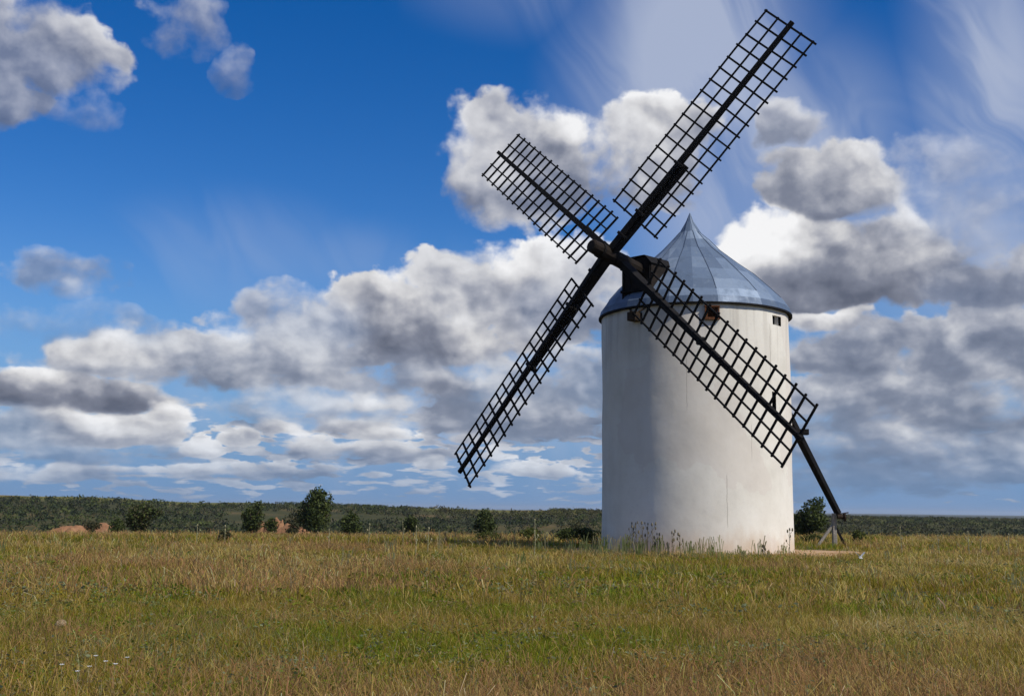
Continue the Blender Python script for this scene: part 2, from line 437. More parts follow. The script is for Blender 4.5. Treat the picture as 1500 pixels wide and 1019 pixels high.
def mat_tint(name, rough=.8, trans=.25, vary=.3):
    """takes its colour from the 'tint' attribute (one colour per leaf or blade)"""
    m, t, b = material(name)
    a = t.new('ShaderNodeAttribute', attribute_name='tint').outputs['Color']
    t.l.new(a, b.inputs['Base Color']); b.inputs['Roughness'].default_value = rough
    b.inputs['Specular IOR Level'].default_value = .15
    if trans > 0:
        tr = t.new('ShaderNodeBsdfTranslucent'); t.l.new(a, tr.inputs['Color'])
        mx = t.new('ShaderNodeMixShader'); mx.inputs[0].default_value = trans
        t.l.new(b.outputs[0], mx.inputs[1]); t.l.new(tr.outputs[0], mx.inputs[2])
        o = [n for n in t.n if n.type == 'OUTPUT_MATERIAL'][0]; t.l.new(mx.outputs[0], o.inputs[0])
    return m
def mat_soil(name, c0, c1, c2, scale=1.0):
    m, t, b = material(name)
    g = t.new('ShaderNodeTexCoord').outputs['Object']
    n = t.noise(g, .7*scale, 6, .62)[0]; n2 = t.noise(g, 7*scale, 5, .65)[0]
    c = t.mix(t.ss(n, .35, .65), c0, c1); c = t.mix(t.ss(n2, .5, .72, 0, .7), c, c2)
    t.l.new(c, b.inputs['Base Color']); b.inputs['Roughness'].default_value = .95; b.inputs['Specular IOR Level'].default_value = .1
    bump(t, b, n2, .8, .08)
    return m
def mat_ground():
    m, t, b = material('field_soil')
    g = t.new('ShaderNodeNewGeometry').outputs['Position']
    x, y, z = t.sep(g); r = t.v('LENGTH', t.xyz(x, y, 0.0))
    n1 = t.noise(g, .12, 5, .6)[0]; n2 = t.noise(g, 2.2, 5, .65)[0]; n3 = t.noise(g, 14, 4, .6)[0]
    c = t.ramp(n1, [(.3, (.075, .075, .022)), (.5, (.105, .085, .030)), (.7, (.15, .10, .05))])
    c = t.mix(t.ss(n2, .5, .72, 0, .6), c, (.17, .13, .07))
    c = t.mix(t.ss(n3, .55, .75, 0, .5), c, (.05, .045, .018))
    # scrubland across the valley
    f1 = t.noise(g, .02, 5, .6)[0]; f2 = t.noise(g, .006, 4, .6)[0]
    far = t.ramp(f1, [(.3, (.034, .040, .015)), (.50, (.052, .052, .019)), (.60, (.085, .070, .028)), (.72, (.15, .10, .045))])
    upl = t.ramp(t.noise(t.v('MULTIPLY', g, (1, .25, 1)), .008, 4, .6)[0], [(.35, (.075, .085, .020)), (.5, (.13, .125, .03)), (.6, (.24, .14, .06)), (.75, (.12, .125, .03))])
    far = t.mix(t.ss(r, 470, 620), far, upl)
    far = t.mix(t.ss(r, 1200, 2600), far, (.035, .042, .022))
    c = t.mix(t.ss(r, 96, 125), c, far)
    t.l.new(c, b.inputs['Base Color']); b.inputs['Roughness'].default_value = .95; b.inputs['Specular IOR Level'].default_value = .08
    bump(t, b, t.m('ADD', n2, t.m('MULTIPLY', n3, .4)), .7, .08)
    return m

M_WALL = mat_plaster(); M_ZINC = mat_zinc()
M_DARK = mat_wood('tarred_timber', (.0045, .004, .004), (.010, .0085, .0075), .8)
M_BROWN = mat_wood('weathered_timber', (.020, .013, .008), (.050, .032, .018))
M_HUB = mat_wood('dark_oak', (.008, .006, .0045), (.018, .012, .008))
M_SHUT = mat_wood('rusty_brown_board', (.075, .028, .010), (.13, .05, .018))
M_GREYW = mat_wood('grey_timber', (.20, .18, .15), (.30, .27, .23))
M_STONE = mat_soil('pale_stone', (.33, .25, .15), (.40, .31, .20), (.25, .18, .11), 6)
M_GROUND = mat_ground(); M_BARK = mat_wood('bark', (.035, .026, .018), (.07, .055, .04), .9)
M_LEAF = mat_tint('oak_leaves', .6, .18); M_GRASS = mat_tint('meadow_grass', .75, .38)
M_SOIL = mat_soil('ochre_soil', (.36, .225, .12), (.44, .30, .18), (.27, .17, .09))
M_RED = mat_soil('red_earth', (.23, .115, .06), (.31, .17, .09), (.12, .075, .04), .6)
M_STALK = mat_wood('dry_stalk', (.24, .225, .12), (.31, .28, .17), .9)
M_THIS = mat_wood('brown_thistle', (.13, .105, .06), (.19, .165, .10), .9)
M_WHITE = mat_soil('white_paper', (.80, .80, .78), (.84, .84, .82), (.74, .74, .73), 5)

# ------------------------------------------------------------------ terrain
RIDGE_AZ = [-180, -60, -24.5, -20, -15, -8, 0, 6, 12, 18, 30, 60, 180]
RIDGE_Z = [2, 5, 5.6, 4.6, 3.0, 2.0, 1.0, 0.0, -1.0, -1.6, -2, -2, 2]
TOWER = Vector((7.434, 45.395, 0.0))
def ground_z(x, y):
    x = np.asarray(x, float); y = np.asarray(y, float)
    r = np.hypot(x, y); a = np.degrees(np.arctan2(x, y))
    edge = 100 + 9*(fbm(a*.11 + 40, a*0 + 3.3, 3) - .5)*2
    z = -np.interp(a, [-30, 2, 11, 30], [.019, .017, .009, .007])*np.clip(r-50, 0, 60)*sstep(48, 66, r)
    z = z + .10*(fbm(x*.11+9, y*.11+3, 3)-.5)*sstep(6, 14, r) + .05*(fbm(x*.7, y*.7, 2)-.5)
    d = np.hypot(x-TOWER.x, y-TOWER.y); z = z*sstep(3.6, 8, d)
    drop = sstep(0, 55, r-edge)
    ridge = np.interp(a, RIDGE_AZ, RIDGE_Z) + 1.6*(fbm(a*.25+7, a*0+1.7, 4)-.5)
    far = -10 + (ridge+10)*sstep(150, 640, r) + 2.4*(fbm(x*.02, y*.02, 4)-.5)*sstep(120, 200, r)*(1-sstep(560, 700, r))
    plain = -7 + 3*(fbm(x*.0011, y*.0011, 3)-.5)
    far = far*(1-sstep(760, 1900, r)) + plain*sstep(760, 1900, r)
    return z*(1-drop) + far*drop
rr = np.concatenate([[.0], np.arange(1.5, 60, 1.0), np.arange(60, 200, 2.0), np.geomspace(200, 700, 60), np.geomspace(715, 14000, 46)])
aa = np.concatenate([np.arange(-180, -42, 4.0), np.arange(-42, 42, .6), np.arange(42, 180, 4.0)])
RRm, AAm = np.meshgrid(rr[1:], np.radians(aa), indexing='ij')
gx, gy = RRm*np.sin(AAm), RRm*np.cos(AAm)
V = np.stack([gx, gy, ground_z(gx, gy)], -1).reshape(-1, 3)
nr, na = RRm.shape
i, j = np.meshgrid(np.arange(nr-1), np.arange(na), indexing='ij'); j2 = (j+1) % na
Fq = np.stack([i*na+j, i*na+j2, (i+1)*na+j2, (i+1)*na+j], -1).reshape(-1, 4)[:, ::-1]
V = np.vstack([V, [[0, 0, float(ground_z(0., 0.))]]])
faces = [tuple(f) for f in Fq] + [(len(V)-1, (k+1) % na, k) for k in range(na)]
tag(np_mesh('ground', V, faces, M_GROUND, smooth=True), kind='structure')

# ------------------------------------------------------------------ windmill
mill = empty('windmill', TOWER)
tag(mill, 'white cylindrical stone windmill with conical metal roof and four dark lattice sails', 'windmill')
TR, TH = 3.757, 9.33
def tp(th, z, r=TR):   # th: degrees from the side facing the camera, towards +X
    return (r*math.sin(R(th)), -r*math.cos(R(th)), z)
WIN = [(-2.6, 4.0, 8.74, 9.17), (42.6, 49.0, 8.71, 9.08), (40.8, 48.6, 5.26, 6.12)]
ths = sorted(set([round(-180+360*k/96, 3) for k in range(96)] + [w[0] for w in WIN] + [w[1] for w in WIN]))
ths = [q for q in ths if not any(abs(q-e) < 1.4 and q != e for w in WIN for e in w[:2])]
zs = sorted(set([-.3, 0, 1, 2.2, 3.4, 4.4, 7.2, 8.1, TH] + [w[2] for w in WIN] + [w[3] for w in WIN]))
V = []; Fc = []
def wall_r(th, z):   # hand-laid wall: very slightly uneven
    return TR + .014*math.sin(3*R(th)+z*.7) + .012*math.sin(7*R(th)-z*1.3) + .010*math.sin(13*R(th)+z*2.1) + (.05*max(0, .5-z))
for z in zs:
    for th in ths: V.append(tp(th, z, wall_r(th, z)))
nt = len(ths)
for a in range(len(zs)-1):
    for k in range(nt):
        k2 = (k+1) % nt
        tm = ths[k] + (((ths[k2]-ths[k]) % 360)/2); zm = (zs[a]+zs[a+1])/2
        if any(w[0] < tm < w[1] and w[2] < zm < w[3] for w in WIN): continue
        Fc.append((a*nt+k, a*nt+k2, (a+1)*nt+k2, (a+1)*nt+k))
for w in WIN:          # reveals cut into the thickness of the wall
    b0 = len(V); ring = [(w[0], w[2]), (w[1], w[2]), (w[1], w[3]), (w[0], w[3])]
    for th, z in ring: V.append(tp(th, z, wall_r(th, z)))
    for th, z in ring: V.append(tp(th, z, TR-.42))
    for q in range(4): Fc.append((b0+q, b0+(q+1) % 4, b0+4+(q+1) % 4, b0+4+q))
wall = np_mesh('tower_wall', V, Fc, M_WALL, mill)
for p in wall.data.polygons: p.use_smooth = False
bm = bmesh.new(); bm.from_mesh(wall.data); bmesh.ops.remove_doubles(bm, verts=bm.verts, dist=1e-4)
for e in bm.edges: e.smooth = len(e.link_faces) == 2 and e.calc_face_angle(0) < .6
for f in bm.faces: f.smooth = True
bm.to_mesh(wall.data); bm.free()

def plate(th0, th1, z0, z1, r, thick):
    mb = MB(); c = [tp(th0, z0, r-thick), tp(th1, z0, r-thick), tp(th1, z0, r), tp(th0, z0, r)]
    mb.hexa(c + [(p[0], p[1], p[2]+z1-z0) for p in c]); return mb
# first window: brown boards standing open, the two others deep bare openings with a dark frame and a near-black board for the shade inside
for k, w in enumerate(WIN):
    wt = (w[1]-w[0]); hz = w[3]-w[2]
    mb = MB(); fr = .16 if k == 0 else .07
    r1 = TR + .02 if k == 0 else TR - .15
    for (a, b, c, d) in ((w[0], w[0]+wt*fr, w[2], w[3]), (w[1]-wt*fr, w[1], w[2], w[3]),
                         (w[0]+wt*fr, w[1]-wt*fr, w[3]-hz*.14, w[3]), (w[0]+wt*fr, w[1]-wt*fr, w[2], w[2]+hz*.14)):
        q = plate(a+.1, b-.1, c+.004, d-.004, r1, .10); o = len(mb.v); mb.v += q.v; mb.f += [tuple(i+o for i in f) for f in q.f]
    if k == 0:       # small plank hood and sill that stand out from the wall
        for z0, z1 in ((w[3]+.002, w[3]+.05), (w[2]-.05, w[2]-.002)):
            q = plate(w[0]-.9, w[1]+.9, z0, z1, TR+.14, .17); o = len(mb.v); mb.v += q.v; mb.f += [tuple(i+o for i in f) for f in q.f]
        for a in (w[0]-.75, w[1]+.1):
            q = plate(a, a+.65, w[2], w[3], TR+.12, .13); o = len(mb.v); mb.v += q.v; mb.f += [tuple(i+o for i in f) for f in q.f]
    wf = mb.build('window', M_SHUT if k == 0 else M_DARK, mill)
    if k == 0: wf['label'] = 'small window with rusty brown wooden surround under the eaves'
    plate(w[0]-.3, w[1]+.3, w[2]-.02, w[3]+.02, TR-.34 if k == 0 else TR-.20, .06).build('window_backing', M_SHUT if k == 0 else M_DARK, wf)  # shutter on the first; on the others a dark board painting the unlit inside

# roof: sheets of zinc on a bell-shaped cone
PROF = [(13.80, .015), (13.42, .16), (12.93, .44), (12.55, .80), (12.10, 1.24), (11.5, 1.95), (10.95, 2.60), (10.40, 3.20), (9.95, 3.60), (9.64, 3.80), (9.37, 3.885)]
NS = 26; V = []; Fc = []; tint = []
offs = -.13
for q, (z, r) in enumerate(PROF):
    for k in range(NS):
        a = 2*math.pi*(k+.3)/NS
        j = random.uniform(-.018, .018) if 0 < q < len(PROF)-2 else 0
        sh = offs*sstep(9.5, 13.6, z)
        V.append((float(sh)+(r+j)*math.sin(a), -(r+j)*math.cos(a), z + (random.uniform(-.03, .03) if 1 < q < 9 else 0)))
rows = [random.Random(3).random() for _ in range(40)]
for q in range(len(PROF)-1):
    for k in range(NS):
        k2 = (k+1) % NS
        Fc.append((q*NS+k, q*NS+k2, (q+1)*NS+k2, (q+1)*NS+k))
        cell = random.Random(q*131 + ((k + q*3) // (1 + (q*7 % 3 == 0))) * 7).random()
        cell2 = random.Random((q//3)*31 + k//3 * 17).random()
        tv = .26 + .34*cell + .36*cell2
        if q < 2: tv = .22 + .1*cell
        if q >= len(PROF)-2: tv = .16 + .16*cell
        if q == len(PROF)-3: tv = .45 + .3*cell
        tint.append(tv)
roof = np_mesh('roof', V, Fc, M_ZINC, mill, tint=tint)
bm = bmesh.new(); bm.from_mesh(roof.data); bmesh.ops.recalc_face_normals(bm, faces=bm.faces); bm.to_mesh(roof.data); bm.free()
mb = MB(); NB = 64
for k in range(NB):
    a0, a1 = 360*k/NB, 360*(k+1)/NB
    c = [tp(a0, 9.305, 3.70), tp(a1, 9.305, 3.70), tp(a1, 9.305, 3.9), tp(a0, 9.305, 3.9)]
    mb.hexa(c + [(p[0], p[1], 9.375) for p in c])
mb.build('eave_band', M_DARK, roof)
mb = MB()
for k in range(NS):          # standing seams, every other joint of the sheets
    if k % 2: continue
    for q in range(2, len(PROF)-3):
        p0, p1 = Vector(V[q*NS+k]), Vector(V[(q+1)*NS+k])
        mb.beam(p0, p1, .022, .03, up=(p0.x, p0.y, 2))
mb.build('standing_seams', M_ZINC, roof)

# shaft axis and sail frame
nv = Vector((-.6985, -.6938, .1752)).normalized()
S_ = 42.5/42.0
HUB = Vector((3.512*S_, 41.078*S_, EYE + (11.044-EYE)*S_))
rv = Vector((0, 0, 1)).cross(nv).normalized(); uv_ = nv.cross(rv)
nh = Vector((nv.x, nv.y, 0)).normalized(); rh = Vector((0, 0, 1)).cross(nh)
def dp(s, l, z): return tuple(nh*s + rh*l + Vector((0, 0, z)))
# dormer that houses the shaft
prof = [(-.86, 9.28), (.58, 9.28), (.58, 11.0), (.28, 11.30), (-.42, 11.30), (-.86, 10.92)]
V = [dp(3.55, l, z) for l, z in prof] + [dp(1.2, l, z) for l, z in prof]
Fc = [tuple(range(6)), tuple(range(11, 5, -1))] + [(q, (q+1) % 6, 6+(q+1) % 6, 6+q) for q in range(6)]
dorm = np_mesh('dormer', V, Fc, M_HUB, mill)
bm = bmesh.new(); bm.from_mesh(dorm.data); bmesh.ops.recalc_face_normals(bm, faces=bm.faces); bm.to_mesh(dorm.data); bm.free()
mb = MB()
for l, z, l2, z2 in ((.61, 11.0, .29, 11.34), (.29, 11.34, -.43, 11.34), (-.43, 11.34, -.89, 10.92)):
    p0, p1 = Vector(dp(3.62, l, z)), Vector(dp(3.62, l2, z2)); q0, q1 = Vector(dp(1.3, l, z)), Vector(dp(1.3, l2, z2))
    nn = (p1-p0).cross(q0-p0).normalized()*.05
    if nn.z < 0: nn = -nn
    mb.hexa([p0, p1, q1, q0, p0+nn, p1+nn, q1+nn, q0+nn])
mb.build('dormer_roof', M_DARK, dorm, bevel=.004)
mb = MB()
for l in (-.80, -.45, .5): mb.beam(dp(3.57, l, 9.30), dp(3.57, l, 11.0), .07, .05, up=tuple(nh))
mb.beam(dp(3.60, -.85, 10.05), dp(3.60, .57, 10.05), .10, .16, up=tuple(nh))
mb.build('dormer_boards', M_DARK, dorm)
mb = MB()
bc = Vector(dp(3.98, .10, 8.93)); mb.beam(bc+Vector((0, 0, -.17)), bc+Vector((0, 0, .17)), .40, .44, up=tuple(nh))
for l in (-.34, .54): mb.beam(Vector(dp(4.0, .10+(l-.1)*.3, 9.05)), Vector(dp(3.72, l, 9.34)), .07, .07, up=tuple(nh))
mb.build('bracket', M_BROWN, dorm, bevel=.012)

ORG = tuple(TOWER)
mb = MB(); h = HUB
mb.tube([h+nv*.95, h+nv*.90, h+nv*.35, h-nv*.9, h-nv*2.3, h-nv*3.2], [.19, .25, .28, .29, .27, .27], 12)
mb.build('windshaft', M_HUB, mill, ORG, smooth=False)
mb = MB()
for d_ in (.42, -.35, -1.05): mb.tube([h+nv*(d_+.05), h+nv*(d_-.05)], [.305, .305], 16)
mb.tube([h-nv*2.02, h-nv*2.12], [.40, .40], 16)
mb.build('iron_bands', M_DARK, [o for o in mill.children if o.name.startswith('windshaft')][0], ORG)

BL = {  # arm length, start of the lattice, weather angle, angle error, half width shift, lean along the shaft
 'A': (10.314, 1.648, -.275, .020, -.016, -.061), 'D': (10.736, 1.908, -.297, .019, .011, -.026),
 'C': (10.39, 1.738, -.247, -.014, .018, -.025), 'B': (10.237, 1.704, -.200, -.025, -.013, -.030)}
OFF = -.698*S_; HW = 1.146*S_; PHI = .699
dirs = {}
for k, nm in enumerate('ADCB'):
    L, ri, th, da, dw, dn = BL[nm]
    a = PHI + k*math.pi/2 + da
    d = (rv*math.sin(a) + uv_*math.cos(a) + nv*dn).normalized(); t_ = rv*math.cos(a) - uv_*math.sin(a)
    w = rv*0 + t_*math.cos(th) + nv*math.sin(th); w = (w - d*w.dot(d)).normalized(); fn = d.cross(w).normalized()
    if fn.dot(nv) < 0: fn = -fn
    o = HUB + (nv*OFF if nm in 'BD' else Vector((0, 0, 0)))
    L *= S_; ri *= S_; w1, w2 = HW+dw*S_, HW-dw*S_
    dirs[nm] = (o, d, w, fn, L)
    mb = MB(); N = 18; lath, bar = .062, .070
    for q in range(N):
        s_ = ri + (L-.06-ri)*q/(N-1)
        s_ += random.uniform(-.02, .02) if 0 < q < N-1 else 0
        sk = random.uniform(-.02, .02)
        p0 = o + d*(s_+sk) - w*(w2+.10+random.uniform(-.02, .03)) - fn*.030
        p1 = o + d*(s_-sk) + w*(w1+.10+random.uniform(-.02, .03)) - fn*.030
        mb.beam(p0, p1, bar, bar*.9, bar*random.uniform(.9, 1.05), bar*.9, up=fn)
    for f_ in (-1, -.5, .5, 1):
        ww = (w1 if f_ > 0 else w2)*f_
        b0 = random.uniform(-.012, .012)
        pp = [o + d*(ri-.06+(L+.05-ri)*k/5) + w*(ww+random.uniform(-.018, .018)) + fn*(.022+random.uniform(-.012, .012)) for k in range(6)]
        for k in range(5): mb.beam(pp[k]-d*.01*(k > 0), pp[k+1], lath*(1-.01*k), lath*.8, lath*(1-.01*(k+1)), lath*.8, up=fn)
    sail = mb.build('sail', M_DARK, mill, ORG)
    mb = MB()
    mb.beam(o+d*.25+fn*.05+w*.03, o+d*(L+.12)+fn*.05, .25, .22, .16, .14, up=fn)
    mb.build('whip', M_DARK, sail, ORG, bevel=.012)
for n1_, n2_, l1, l2, th_ in (('A', 'C', 4.35, 5.5, .37), ('B', 'D', 2.6, 5.6, .27)):
    mb = MB()
    for nm, ln in ((n1_, l1), (n2_, l2)):
        o, d, w, fn, L = dirs[nm]
        sg = .19 if nm != 'C' else .16
        sg = 0.08 if nm in 'BD' else sg
        mb.beam(o-d*.05+nv*.0-fn*.10+w*.02, o+d*ln-fn*.10+w*sg, th_, th_, th_*.62, th_*.7, up=fn)
        for q in (.9, ln*.45, ln*.97):
            mb.beam(o+d*(q-.06)-fn*.02+w*.04, o+d*(q+.06)-fn*.02+w*.04, th_*1.08, th_*1.08, up=fn)
    mb.build('stock', M_DARK, mill, ORG, bevel=.015)

# tail pole, from the back of the cap down to its anchor
back = Vector((.7095, .7047, 0)).normalized()
pt = TOWER + back*3.4 + Vector((0, 0, 9.62)); pb = TOWER + back*11.0 + Vector((0, 0, 1.72))
mb = MB(); mb.beam(pt, pb + (pb-pt).normalized()*.25, .36, .36, .25, .25)
pole = mb.build('tail_pole', M_DARK, mill, ORG, bevel=.02)
mb = MB(); q = pt + (pb-pt)*.575; mb.box(q + Vector((.16, .0, .10)), .62, .34, .26); mb.build('cleat', M_DARK, pole, ORG, bevel=.02)

# anchor post with its raking struts
PB = Vector((15.15, 53.25, 0)); PB.z = float(ground_z(PB.x, PB.y))
post = empty('anchor_post', PB)
tag(post, 'short grey wooden post with slanting struts holding the dark tail pole', 'post')
mb = MB(); mb.beam((0, 0, -.2), (0, 0, 1.58), .20, .20, .18, .18, up=(0, 1, 0)); mb.build('upright', M_GREYW, post, bevel=.02)
mb = MB(); mb.beam((-.95, -.1, -.1), (-.08, 0, 1.02), .12, .10, up=(0, 1, 0)); mb.build('strut', M_GREYW, post, bevel=.01)
mb = MB(); mb.beam((.62, .1, -.1), (.06, 0, .95), .10, .10, up=(0, 1, 0)); mb.build('strut', M_DARK, post, bevel=.01)
mb = MB(); mb.tube([(.10, -.2, 1.42), (.40, -.2, 1.42)], [.11, .11], 12); mb.tube([(.40, -.2, 1.40), (.46, -.2, 1.40)], [.20, .20], 12)
mb.beam((.20, -.2, 1.55), (.62, -.2, 1.62), .05, .05); mb.build('winch', M_BROWN, post)

# bare ochre earth round the foot of the mill
V = [(0, 0, 0)]; Fc = []; NP, NR = 72, 7
for q in range(1, NR+1):
    for k in range(NP):
        a = 2*math.pi*k/NP
        ro = 4.9 + 1.3*(float(fbm(np.array(2+2*math.cos(a)), np.array(5+2*math.sin(a)), 3))-.35)*2 + 1.9*max(0, math.cos(a))**2
        r_ = 3.2 + (ro-3.2)*q/NR
        x, y = r_*math.cos(a), r_*math.sin(a)
        z = float(ground_z(TOWER.x+x, TOWER.y+y)) + .05*(1-(q/NR)**2) + .004 + .02*float(vnoise(np.array(x*3.), np.array(y*3.)))*(q < NR)
        V.append((x, y, z if q < NR else z-.03))
for k in range(NP): Fc.append((0, 1+k, 1+(k+1) % NP))
for q in range(NR-1):
    for k in range(NP): Fc.append((1+q*NP+k, 1+(q+1)*NP+k, 1+(q+1)*NP+(k+1) % NP, 1+q*NP+(k+1) % NP))
pad = np_mesh('dirt_path', V, Fc, M_SOIL, smooth=True); pad.location = (TOWER.x, TOWER.y, 0); tag(pad, kind='structure')

# ------------------------------------------------------------------ leaves
def bearing(azd, dist): return dist*math.sin(R(azd)), dist*math.cos(R(azd))
def leaf_quads(P, s, g, up=.0, flat=1.0):
    """one folded-free quad per point, randomly turned; s: sizes"""
    n = len(P)
    a = g.normal(size=(n, 3)); a[:, 2] *= flat; a /= np.linalg.norm(a, axis=1)[:, None]
    b = g.normal(size=(n, 3)); b[:, 2] += up; b = np.cross(a, b); b[:, 2] *= flat; b /= np.linalg.norm(b, axis=1)[:, None]
    a = a*s[:, None]; b = b*(s*.62)[:, None]
    V = np.stack([P-a, P-b*.9, P+a, P+b*.9], 1).reshape(-1, 3)
    F = np.arange(4*n).reshape(n, 4)
    return V, F
def crown_points(blobs, n, g):
    vol = np.array([b[3]**2*b[4] for b in blobs]); pick = g.choice(len(blobs), n, p=vol/vol.sum())
    B = np.array(blobs)[pick]
    d = g.normal(size=(n, 3)); d /= np.linalg.norm(d, axis=1)[:, None]
    rad = g.random(n)**.42
    P = B[:, :3] + d*rad[:, None]*np.stack([B[:, 3], B[:, 3], B[:, 4]], 1)
    return P
OAK = np.array([(.042, .060, .016), (.062, .082, .020), (.084, .102, .024), (.034, .048, .016)])
LIME = np.array([(.085, .098, .018), (.11, .115, .022), (.065, .082, .018)])
DULL = np.array([(.050, .054, .024), (.075, .068, .030), (.040, .046, .020)])
def bush(name, cat, label, azd, dist, h, wd, pal, n=1400, leaf=.09, trunk=True, seed=1, group=None, squat=.55, low=0.02):
    g = np.random.default_rng(seed)
    x, y = bearing(azd, dist); z = float(ground_z(x, y))
    root = empty(name, (x, y, z)); tag(root, label, cat, group)
    h += .75*max(0, -.25-z)
    hw = wd/2; blobs = []
    k = 7 if wd > 1.2 else 5
    zb = h*low
    for q in range(k):
        a = g.random()*6.28; rr_ = hw*(.15+.55*g.random()); rz = h*(.20+.10*g.random())
        cz = zb + rz*.8 + (h-zb-rz*1.8)*g.random()*(1-.35*(rr_/hw))
        blobs.append((rr_*math.cos(a), rr_*math.sin(a), cz, hw*(.36+.20*g.random()), rz))
    blobs.append((g.normal()*.1*hw, 0, zb+(h-zb)*.5, hw*.62, (h-zb)*.42)); blobs.append((g.normal()*.25*hw, 0, h*.80, hw*.34, h*.20))
    P = crown_points(blobs, n, g); P[:, 2] = np.maximum(P[:, 2], .03)
    s = leaf*(.6+.8*g.random(n))
    V, F = leaf_quads(P, s, g)
    col = pal[g.integers(0, len(pal), n)]*(.75+.5*g.random((n, 1)))
    crown = np_mesh('crown', V, F, M_LEAF, root, tint=col)
    if trunk:
        mb = MB(); r0 = .045*h
        mb.tube([(0, 0, -.15), (.02*h, 0, h*.16), (-.02*h, .01, h*.34), (.02, 0, h*.6)], [r0*1.2, r0, r0*.75, r0*.3], 8)
        for q in range(5):
            a = q*1.26+g.random(); mb.tube([(0, 0, h*(.15+.04*q)), (hw*.3*math.cos(a), hw*.3*math.sin(a), h*(.3+.05*q)), (hw*.62*math.cos(a), hw*.62*math.sin(a), h*(.45+.06*q))], [r0*.5, r0*.35, r0*.12], 6)
        mb.build('trunk', M_BARK, root, smooth=True)
    return root
HORZ = lambda dist, dpx: EYE + dist*dpx/1650.0
T = bush
T('oak_tree', 'tree', 'tallest dark green bushy tree standing against the sky left of the mill', -9.68, 88, 3.55, 3.1, OAK, 5200, .105, seed=21, low=.10)
T('oak_bush', 'bush', 'dark rounded bush beside the reddish earth bank at far left', -17.9, 88, 2.35, 2.7, np.vstack([OAK, DULL]), 3000, .10, seed=6)
T('oak_bush', 'bush', 'dark bush standing just left of the narrow red earth face', -12.75, 93, 2.5, 2.5, OAK, 2600, .10, seed=8)
T('oak_bush', 'bush', 'low dark bush close to the right foot of the tallest tree', -7.95, 95, 1.75, 2.3, OAK, 1800, .10, seed=12)
T('oak_bush', 'bush', 'small round dark bush behind the pale stalks in the middle of the field edge', -5.0, 98, 1.55, 1.5, OAK, 1200, .10, seed=14)
T('oak_bush', 'bush', 'broad low dark bush halfway between the tallest tree and the mill', -1.25, 95, 2.15, 2.5, OAK, 2200, .10, seed=17)
T('oak_tree', 'tree', 'leafy green tree half hidden behind the right side of the mill', 14.75, 80, 3.0, 2.9, np.vstack([OAK, LIME[2:]]), 4200, .10, seed=33, low=.05)
T('shrub', 'shrub', 'dull green shrub in front of the narrow red earth face', -11.85, 96, 1.15, 1.5, OAK, 1100, .08, False, 51)
T('shrub', 'shrub', 'dull green shrub crowning the top of the narrow red earth face', -10.75, 101, 1.9, 1.6, DULL, 1300, .08, False, 52)
T('shrub', 'shrub', 'low scrubby shrub in front of the reddish earth bank at far left', -20.1, 92, .85, 1.3, DULL, 900, .07, False, 53)
T('shrub', 'shrub', 'scrubby shrub on the skyline end of the reddish earth bank at far left', -18.9, 98, 1.1, 1.8, OAK, 1100, .08, False, 54)
T('shrub', 'shrub', 'ragged shrub between the narrow red earth face and the tallest tree', -10.75, 94, .8, 1.5, DULL, 900, .07, False, 55)
T('shrub', 'shrub', 'small low green shrub at the near edge of the field on the left', -14.1, 52, .55, .75, DULL, 700, .05, False, 41)
T('shrub', 'shrub', 'bright yellowish green shrub left of the shaded foot of the mill', 1.0, 60, .78, 1.5, LIME, 1500, .055, False, 42)
T('shrub', 'shrub', 'very dark low shrub touching the shaded left side of the mill', 3.95, 53, .85, 1.5, OAK*.8, 1500, .05, False, 43)
T('shrub', 'shrub', 'dark low shrub second from the shaded left side of the mill', 2.7, 56, .80, 1.5, OAK, 1500, .05, False, 44)
T('shrub', 'shrub', 'flat olive shrub spreading at the field edge below the broad dark bush', -.9, 62, .60, 2.0, LIME*.7, 1500, .055, False, 45)
T('shrub', 'shrub', 'pale grey green round shrub on the skyline just left of the mill', 3.3, 90, 1.35, 1.6, DULL*1.3, 1200, .07, False, 46)
T('shrub', 'shrub', 'yellow flecked green shrub right of the anchor post', 17.0, 66, .80, 1.2, LIME, 1000, .055, False, 47)
T('shrub', 'shrub', 'olive green shrub between the mill and the anchor post', 14.9, 62, .62, 1.7, LIME*.8, 1200, .055, False, 48)

# red earth banks at the rim of the plateau
def bank(azd, dist, w, dep, h, seed, rotd=0):
    g = np.random.default_rng(seed); x, y = bearing(azd, dist); z0 = float(ground_z(x, y))
    n = 56; u = np.linspace(-1, 1, n); UX, UY = np.meshgrid(u, u, indexing='ij')
    rr_ = np.sqrt(UX**2+UY**2) + .5*(fbm(UX*1.7+seed, UY*1.7+3, 3)-.5)
    Z = h*sstep(1.0, .1, rr_+.55*(fbm(UX*2.6+seed*5, UY*2.6+9, 4)-.5))*(.35+1.15*fbm(UX*2.4+seed*3, UY*2.4, 5)) - .30*h*np.abs(np.sin(UX*9+6*fbm(UX*2, UY*2+seed, 3)))*fbm(UX*4+2, UY*3, 2)*sstep(1, .5, rr_) - .35*sstep(.8, 1.2, rr_)
    V = np.stack([UX*w, UY*dep, Z], -1).reshape(-1, 3)
    i, j = np.meshgrid(np.arange(n-1), np.arange(n-1), indexing='ij')
    F = np.stack([i*n+j, (i+1)*n+j, (i+1)*n+j+1, i*n+j+1], -1).reshape(-1, 4)
    o = np_mesh('earth_bank', V, F, M_RED, smooth=True); o.location = (x, y, z0-.1); o.rotation_euler = (0, 0, R(rotd)-R(azd)); tag(o, kind='structure')
